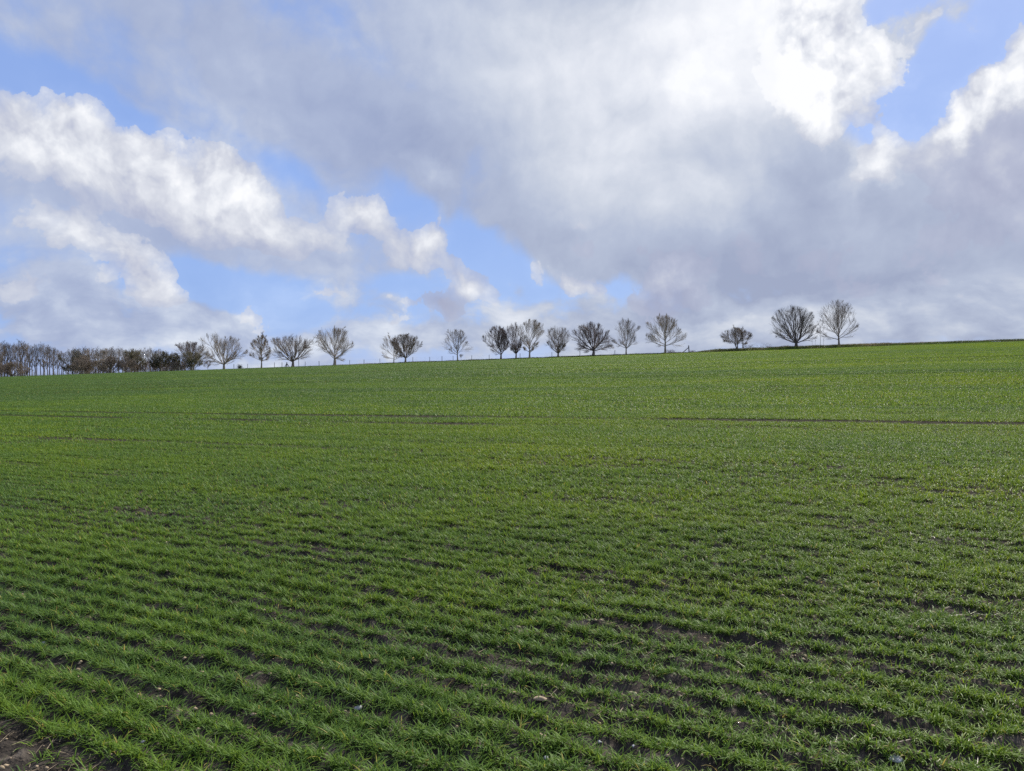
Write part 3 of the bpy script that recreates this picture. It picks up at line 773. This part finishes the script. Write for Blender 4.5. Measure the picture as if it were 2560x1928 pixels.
#SKY
W = bpy.data.worlds.new('World'); C.world = W; W.use_nodes = True
def build_world():
    nt = W.node_tree; N, L = nt.nodes, nt.links; N.clear()
    out = N.new('ShaderNodeOutputWorld'); bg = N.new('ShaderNodeBackground'); bg.inputs['Strength'].default_value = 0.1
    L.new(bg.outputs[0], out.inputs[0])
    def M(op, a, b=None, c=None, clamp=False):
        n = N.new('ShaderNodeMath'); n.operation = op; n.use_clamp = clamp
        for i, v in enumerate((a, b, c)):
            if v is None: continue
            if isinstance(v, (int, float)): n.inputs[i].default_value = v
            else: L.new(v, n.inputs[i])
        return n.outputs[0]
    def VM(op, a, b=None, c=None):
        n = N.new('ShaderNodeVectorMath'); n.operation = op
        for i, v in enumerate((a, b, c)):
            if v is None: continue
            if isinstance(v, tuple): n.inputs[i].default_value = v
            else: L.new(v, n.inputs[i])
        return n.outputs[0]
    def VD(a, b):
        n = N.new('ShaderNodeVectorMath'); n.operation = 'DOT_PRODUCT'; L.new(a, n.inputs[0]); n.inputs[1].default_value = b; return n.outputs['Value']
    def smooth(x, a, b):
        n = N.new('ShaderNodeMapRange'); n.interpolation_type = 'SMOOTHSTEP'
        L.new(x, n.inputs[0]); n.inputs[1].default_value = a; n.inputs[2].default_value = b; return n.outputs[0]
    def mixc(f, a, b):
        n = N.new('ShaderNodeMix'); n.data_type = 'RGBA'
        if isinstance(f, (int, float)): n.inputs[0].default_value = f
        else: L.new(f, n.inputs[0])
        for i, v in ((6, a), (7, b)):
            if isinstance(v, tuple): n.inputs[i].default_value = (*v, 1)
            else: L.new(v, n.inputs[i])
        return n.outputs[2]
    sky = N.new('ShaderNodeTexSky'); sky.sky_type = 'NISHITA'; sky.sun_disc = False
    sky.sun_elevation = SUN_EL; sky.sun_rotation = SUN_AZ
    sky.air_density = 1.0; sky.dust_density = 0.6; sky.ozone_density = 2.0
    tc = N.new('ShaderNodeTexCoord')
    sep = N.new('ShaderNodeSeparateXYZ'); L.new(tc.outputs['Generated'], sep.inputs[0])
    az = M('ARCTAN2', sep.outputs[0], sep.outputs[1]); el = M('ARCSINE', sep.outputs[2])
    cmb = N.new('ShaderNodeCombineXYZ'); L.new(az, cmb.inputs[0]); L.new(el, cmb.inputs[1]); cmb.inputs[2].default_value = 1.0
    p = cmb.outputs[0]
    def noise(vec, scale, detail, rough=0.5, off=(0, 0, 0), stretch=(1, 1, 1)):
        v = VM('MULTIPLY_ADD', vec, stretch, off)
        n = N.new('ShaderNodeTexNoise'); n.noise_dimensions = '2D'; n.inputs['Scale'].default_value = scale; n.inputs['Detail'].default_value = detail
        n.inputs['Roughness'].default_value = rough; L.new(v, n.inputs['Vector']); return n
    w1 = noise(p, 4.5, 3, 0.5, (3.1, 7.7, 1.3)); w2 = noise(p, 15, 7, 0.6, (1.7, 2.2, 5.1))
    d = VM('MULTIPLY_ADD', VM('SUBTRACT', w1.outputs['Color'], (.5, .5, .5)), (0.065, 0.055, 0), p)
    q = VM('MULTIPLY_ADD', VM('SUBTRACT', w2.outputs['Color'], (.5, .5, .5)), (0.075, 0.065, 0), d)
    qs = VM('MULTIPLY_ADD', VM('SUBTRACT', w2.outputs['Color'], (.5, .5, .5)), (0.02, 0.02, 0), d)
    # cloud masses: (x, y, rx, ry in 2212-wide photo pixels, rotation deg, thickness, brightness, veil)
    acc = [0.0, 0.0, 0.0]
    for (bx, by, rx, ry, rot, th, br, ve, hard) in BLOBS:
        px, py = bx * 2560 / 2212, by * 2560 / 2212
        u = (px - CX) / F; v = (CY - py) / F
        a = math.atan(u); e = math.atan(v * math.cos(a))
        k = 2560 / 2212 / F * 1.12
        ca, sa = math.cos(R(rot)), math.sin(R(rot))       # rotation is clockwise in the picture
        sx_, sy_ = 1 / (rx * k), 1 / (ry * k)
        src = q if hard else qs
        X = VD(src, (ca * sx_, -sa * sx_, (-ca * a + sa * e) * sx_)); Y = VD(src, (sa * sy_, ca * sy_, (-sa * a - ca * e) * sy_))
        f_ = M('SUBTRACT', 1.0, M('SQRT', M('MULTIPLY_ADD', Y, Y, M('MULTIPLY', X, X))), clamp=True)
        for i_, w_ in enumerate((th, br, ve)):
            if w_: acc[i_] = M('MULTIPLY_ADD', f_, w_ * (1.35 if hard and i_ == 0 else 1.0), acc[i_])
    T, B, V = acc
    def fluff(vec):
        a_ = noise(vec, 7, 8, 0.57, (9.1, 4.2, 2.0)).outputs['Fac']
        v = N.new('ShaderNodeTexVoronoi'); v.voronoi_dimensions = '2D'; v.feature = 'SMOOTH_F1'; v.inputs['Scale'].default_value = 15; v.inputs['Detail'].default_value = 4.0
        v.inputs['Roughness'].default_value = 0.55; v.inputs['Smoothness'].default_value = 0.6
        L.new(vec, v.inputs['Vector'])
        return M('ADD', M('MULTIPLY', a_, 0.65), M('MULTIPLY', M('SUBTRACT', 0.75, v.outputs['Distance']), 0.45))
    n1 = fluff(qs)
    n1b = fluff(VM('ADD', qs, (0.012, 0.016, 0.0)))
    relief = M('SUBTRACT', n1, n1b)
    n2 = noise(qs, 3.2, 5, 0.5, (2.9, 8.2, 6.0), (1, 1.6, 1)).outputs['Fac']
    # open sky colour
    hs = N.new('ShaderNodeHueSaturation'); L.new(sky.outputs[0], hs.inputs['Color'])
    hs.inputs['Saturation'].default_value = SKYP['sat']; hs.inputs['Value'].default_value = SKYP['val']
    base = mixc(0.75, hs.outputs[0], tuple(10 * c for c in SKYP['blue']))
    # away from the view: broken generic cloud
    front = smooth(M('ABSOLUTE', az), 1.05, 0.75)
    lit = M('ADD', M('ADD', M('MULTIPLY', B, 0.60), 0.30), M('MULTIPLY', M('SUBTRACT', n1, 0.5), 0.30))
    lit = M('ADD', lit, M('MULTIPLY', relief, M('MULTIPLY_ADD', B, 1.0, 0.35)))
    def cramp(f, st):
        rp = N.new('ShaderNodeValToRGB'); els = rp.color_ramp.elements
        while len(els) < len(st): els.new(.5)
        for x, (ps, c) in zip(els, st): x.position = ps; x.color = (*c, 1)
        L.new(f, rp.inputs[0]); return VM('MULTIPLY', rp.outputs[0], (10.0, 10.0, 10.0))
    low = M('MULTIPLY', smooth(el, 0.17, 0.08), smooth(el, 0.0, 0.03))
    n3 = noise(qs, 9, 6, 0.55, (5.9, 1.2, 0), (1, 2.2, 1)).outputs['Fac']
    # soft sheet of cloud with holes through which the blue shows
    vd = M('ADD', M('ADD', V, SKYP['cover']), M('MULTIPLY', M('SUBTRACT', n2, 0.5), 1.1))
    vd = M('ADD', vd, M('MULTIPLY', M('SUBTRACT', n1, 0.5), M('MULTIPLY_ADD', low, 1.5, 0.8)))
    vd = M('ADD', vd, M('MULTIPLY', M('MULTIPLY', M('SUBTRACT', n3, 0.56), low), 2.2))
    veil = smooth(vd, 0.0, 0.75)
    vlit = M('ADD', M('ADD', M('MULTIPLY', B, 0.55), 0.26), M('ADD', M('ADD', M('MULTIPLY', M('SUBTRACT', n2, 0.5), 0.7), M('MULTIPLY', M('MULTIPLY', M('SUBTRACT', n3, 0.5), low), 1.5)), M('MULTIPLY', relief, 0.3)))
    c1 = mixc(M('MULTIPLY_ADD', veil, 0.70, 0.26), base, mixc(smooth(az, -0.25, 0.1), cramp(vlit, SKYP['vramp']), cramp(vlit, SKYP['vramp2'])))
    dens = M('ADD', T, M('MULTIPLY', M('SUBTRACT', n1, 0.5), 0.75))
    al = M('MAXIMUM', M('MULTIPLY_ADD', smooth(dens, 0.21, 0.28), 0.6, M('MULTIPLY', smooth(dens, 0.2, 0.75), 0.4)), 0.0)
    cc = cramp(lit, SKYP['ramp'])
    c2 = mixc(al, c1, cc)
    L.new(c2, bg.inputs['Color'])
    W.cycles.sampling_method = 'MANUAL'; W.cycles.sample_map_resolution = 512
def lin(r, g, b):
    f = lambda c: (c / 255 / 12.92) if c <= 10 else ((c / 255 + 0.055) / 1.055) ** 2.4
    return (f(r) * .78, f(g) * .78, f(b) * .78)
SKYP = dict(sat=1.15, val=1.0, blue=lin(130, 167, 240), cover=0.70,
            ramp=[(0.0, lin(160, 166, 192)), (0.25, lin(178, 184, 206)), (0.5, lin(204, 208, 220)), (0.75, lin(228, 231, 238)), (1.0, lin(247, 248, 251))],
            vramp=[(0.0, lin(152, 164, 196)), (0.3, lin(172, 183, 209)), (0.55, lin(195, 204, 222)), (0.8, lin(222, 228, 238)), (1.0, lin(246, 247, 250))],
            vramp2=[(0.0, lin(156, 165, 190)), (0.3, lin(178, 187, 207)), (0.55, lin(202, 208, 220)), (0.8, lin(228, 231, 238)), (1.0, lin(248, 249, 251))])
#  x, y, rx, ry, rot, thickness, brightness, veil, hard-edged
BLOBS = [
    # openings of blue
    (70, 195, 150, 70, 30, 0, 0, -.9, 0), (290, 285, 150, 48, 28, 0, 0, -1.0, 0), (640, 385, 180, 36, 28, 0, 0, -.5, 0), (880, 190, 150, 90, 20, 0, 0, -.22, 0), (870, 440, 110, 60, 40, 0, 0, -.6, 0),
    (1050, 535, 95, 62, 50, 0, 0, -1.2, 0), (1150, 575, 80, 40, 60, 0, 0, -.8, 0), (480, 620, 210, 45, 4, 0, 0, -1.2, 0), (380, 560, 60, 60, 40, 0, 0, -.6, 0), (650, 672, 90, 26, 6, 0, 0, -.8, 0), (860, 612, 70, 34, 0, 0, 0, -.8, 0),
    (1990, 90, 250, 200, 15, 0, 0, -1.5, 0), (1920, 250, 130, 95, 30, 0, 0, -1.4, 0), (2180, 60, 120, 110, 0, 0, 0, -.9, 0), (870, 700, 70, 22, 0, 0, 0, -.5, 0), (1010, 330, 90, 90, 20, 0, 0, -.35, 0), (1340, 605, 70, 30, 0, 0, 0, -.6, 0),
    # pale sheet, upper left to centre
    (300, 20, 420, 130, 5, 0, 0.25, 0.2, 0), (480, 240, 120, 50, 40, 0, .22, 0.1, 0), (620, 190, 420, 110, 22, 0, -.10, .35, 0), (820, 320, 260, 110, 28, 0, -.12, .35, 0), (960, 260, 260, 160, 28, 0, -.06, .4, 0),
    (1080, 60, 380, 220, 0, 0, 0.32, 0.4, 0), (1300, 150, 420, 300, 0, 0, 0.38, 0.5, 0), (1130, 330, 200, 150, 20, 0, 0.05, 0.3, 0),
    (130, 690, 420, 80, 8, 0, 0.05, 0.9, 0), (640, 720, 420, 40, 0, 0, 0.1, 0.5, 0), (400, 660, 60, 40, 0, 0, .1, .5, 0),
    (1350, 700, 420, 60, 0, 0, 0, .7, 0), (1900, 690, 600, 80, 0, 0, 0, .9, 0), (1000, 720, 300, 40, 0, 0, .05, .5, 0),
    # the big cloud, white towards the right
    (1500, 60, 420, 290, 0, 0.1, 0.36, 0.6, 0), (1670, 80, 280, 250, 0, 0.05, 0.76, 0.7, 0), (1660, -10, 340, 230, 0, 0.05, 0.52, 0.3, 0), (1755, 90, 135, 185, -8, 0.75, 0.10, 0.4, 1),
    (1790, 200, 110, 70, 22, 0.5, 0.16, 0.2, 1), (1690, 190, 170, 70, 10, 0.05, 0.25, 0.2, 0), (1810, 225, 120, 55, 14, 0.5, 0.5, 0, 1), (1500, 215, 110, 60, -45, 0.1, 0.4, 0, 1), (1600, 225, 130, 60, 10, 0.0, 0.25, 0.1, 1),
    (1370, 400, 330, 160, 0, 0, 0.38, 0.6, 0), (1500, 440, 150, 60, -20, 0, 0.25, 0, 1), (1350, 340, 100, 60, -20, 0, 0.12, 0, 1),
    # its wide grey base
    (1560, 330, 420, 120, 0, 0.0, -0.1, 0.6, 0), (1560, 530, 560, 120, 6, 0.3, -0.20, .6, 0), (1300, 530, 250, 70, 14, 0.1, -0.2, .3, 0), (1950, 600, 600, 150, 0, 0.2, -0.10, .6, 0),
    (1650, 600, 380, 70, 8, .1, -.2, .3, 0), (1720, 370, 200, 90, 10, 0, -0.22, .4, 0), (1790, 450, 220, 100, 0, 0, -.14, .5, 0), (2150, 480, 300, 200, 0, 0.2, -0.02, .5, 0),
    # right-hand cloud
    (2190, 345, 190, 140, -25, 0.7, 0.02, 0.3, 1), (2060, 280, 110, 42, -42, 0.45, 0.6, 0.2, 1), (2140, 215, 100, 46, -32, 0.5, 0.75, 0.2, 1), (2215, 185, 80, 46, -10, 0.5, 0.6, 0, 1), (2225, 110, 40, 50, 0, 0.7, 0.6, 0.2, 1),
    (1905, 325, 66, 66, -50, 0.6, 0.95, 0.5, 1), (1860, 385, 80, 45, -40, 0.25, 0.45, 0.3, 1),
    (1955, 88, 75, 48, -35, 0.32, 0.55, 2.0, 1), (2075, 40, 75, 66, -60, 0.32, 0.55, 1.8, 1), (1850, 90, 70, 100, -30, 0.36, 0.5, 1.0, 1), (1895, 150, 55, 38, 0, 0.42, 0.5, 1.0, 1), (1960, 172, 60, 22, 0, 0.15, 0.4, 0.8, 1),
    # left bank of cumulus
    (40, 290, 170, 75, 14, 0.7, 0.6, 0, 1), (190, 335, 190, 85, 20, 0.65, 0.6, 0, 1), (400, 390, 200, 95, 18, 0.75, 0.62, 0, 1), (475, 345, 80, 45, 10, 0.5, 0.45, 0, 1),
    (560, 445, 140, 95, 30, 0.6, 0.6, 0, 1), (330, 335, 60, 36, 20, 0.3, 0.3, 0, 1), (620, 545, 280, 70, 18, 0.45, 0.05, 0.4, 0), (350, 470, 230, 70, 24, 0.4, 0.1, 0.3, 0), (200, 440, 300, 60, 20, 0.1, -.10, 0.5, 0),
    (780, 465, 80, 55, 14, 0.65, 0.6, 0, 1), (700, 500, 80, 50, 20, 0.4, 0.4, 0, 1), (860, 530, 120, 60, 10, 0.5, 0.2, 0, 1), (950, 495, 62, 50, 0, 0.65, 0.7, 0, 1), (1010, 580, 140, 60, 24, 0.6, 0.25, 0, 1), (1040, 625, 90, 30, 20, 0.3, 0.4, 0, 0), (930, 380, 55, 34, 20, 0.15, 0.4, 0.4, 1),
    # second cumulus, lower left
    (120, 495, 180, 90, 25, 0.45, 0.45, 0.1, 1), (260, 580, 170, 70, 34, 0.5, 0.48, 0.1, 1), (335, 635, 80, 45, 30, 0.35, 0.4, 0, 1), (20, 620, 110, 55, 15, 0.4, 0.4, 0.2, 1), (160, 660, 400, 60, 10, 0.1, -.12, 0.4, 0),
    # low cloud near the skyline
    (590, 675, 55, 34, 0, 0.55, 0.42, 0, 1), (690, 640, 90, 20, 0, 0.3, 0.3, .1, 1), (830, 695, 90, 30, 0, 0.35, 0.35, 0.2, 1), (850, 655, 50, 26, 10, 0.4, 0.4, 0, 1), (960, 660, 110, 55, 20, 0.7, -0.3, 0, 1),
    (200, 715, 200, 40, 20, 0, .22, 0.2, 0), (500, 700, 200, 40, 10, 0, .1, 0.4, 0),
    (1255, 603, 58, 36, 14, 0.65, 0.6, 0, 1), (1450, 610, 100, 36, 0, 0.4, 0.5, 0.2, 1), (1430, 655, 130, 38, 5, 0.5, -0.25, 0, 1), (1170, 585, 34, 26, 60, 0.25, 0.4, 0, 1), (1160, 645, 160, 40, 0, 0.1, 0.25, 0.4, 1),
    (1250, 735, 560, 40, 0, 0, 0.22, 0.6, 0), (1750, 715, 500, 40, 0, 0, 0.3, 0.4, 0), (1570, 690, 90, 28, 0, 0.2, 0.35, 0, 1), (2000, 670, 180, 30, 0, 0.1, 0.25, 0, 0), (2160, 610, 150, 50, 0, 0.1, 0.3, 0, 0),
]
build_world()

sd = bpy.data.lights.new('sun', 'SUN'); sd.energy = 5.0; sd.angle = R(4); sd.color = (1.0, 0.95, 0.86)
so = bpy.data.objects.new('sun', sd); COL.objects.link(so)
so.rotation_euler = (R(90) - SUN_EL, 0, math.pi - SUN_AZ)

# ------------------------------------------------------------------ camera and render
cd = bpy.data.cameras.new('camera'); cd.sensor_width = 36; cd.lens = F / 2560 * 36
cd.clip_start = 0.05; cd.clip_end = 20000
co = bpy.data.objects.new('camera', cd); COL.objects.link(co)
co.location = (0, 0, CAMZ); co.rotation_euler = (R(90), 0, 0); C.camera = co
C.view_settings.view_transform = 'Standard'; C.view_settings.look = 'None'; C.view_settings.exposure = 0.45; C.view_settings.gamma = 1.0
C.render.film_transparent = False
C.cycles.max_bounces = 6; C.cycles.diffuse_bounces = 3; C.cycles.transmission_bounces = 4; C.cycles.glossy_bounces = 2
C.cycles.use_denoising = False
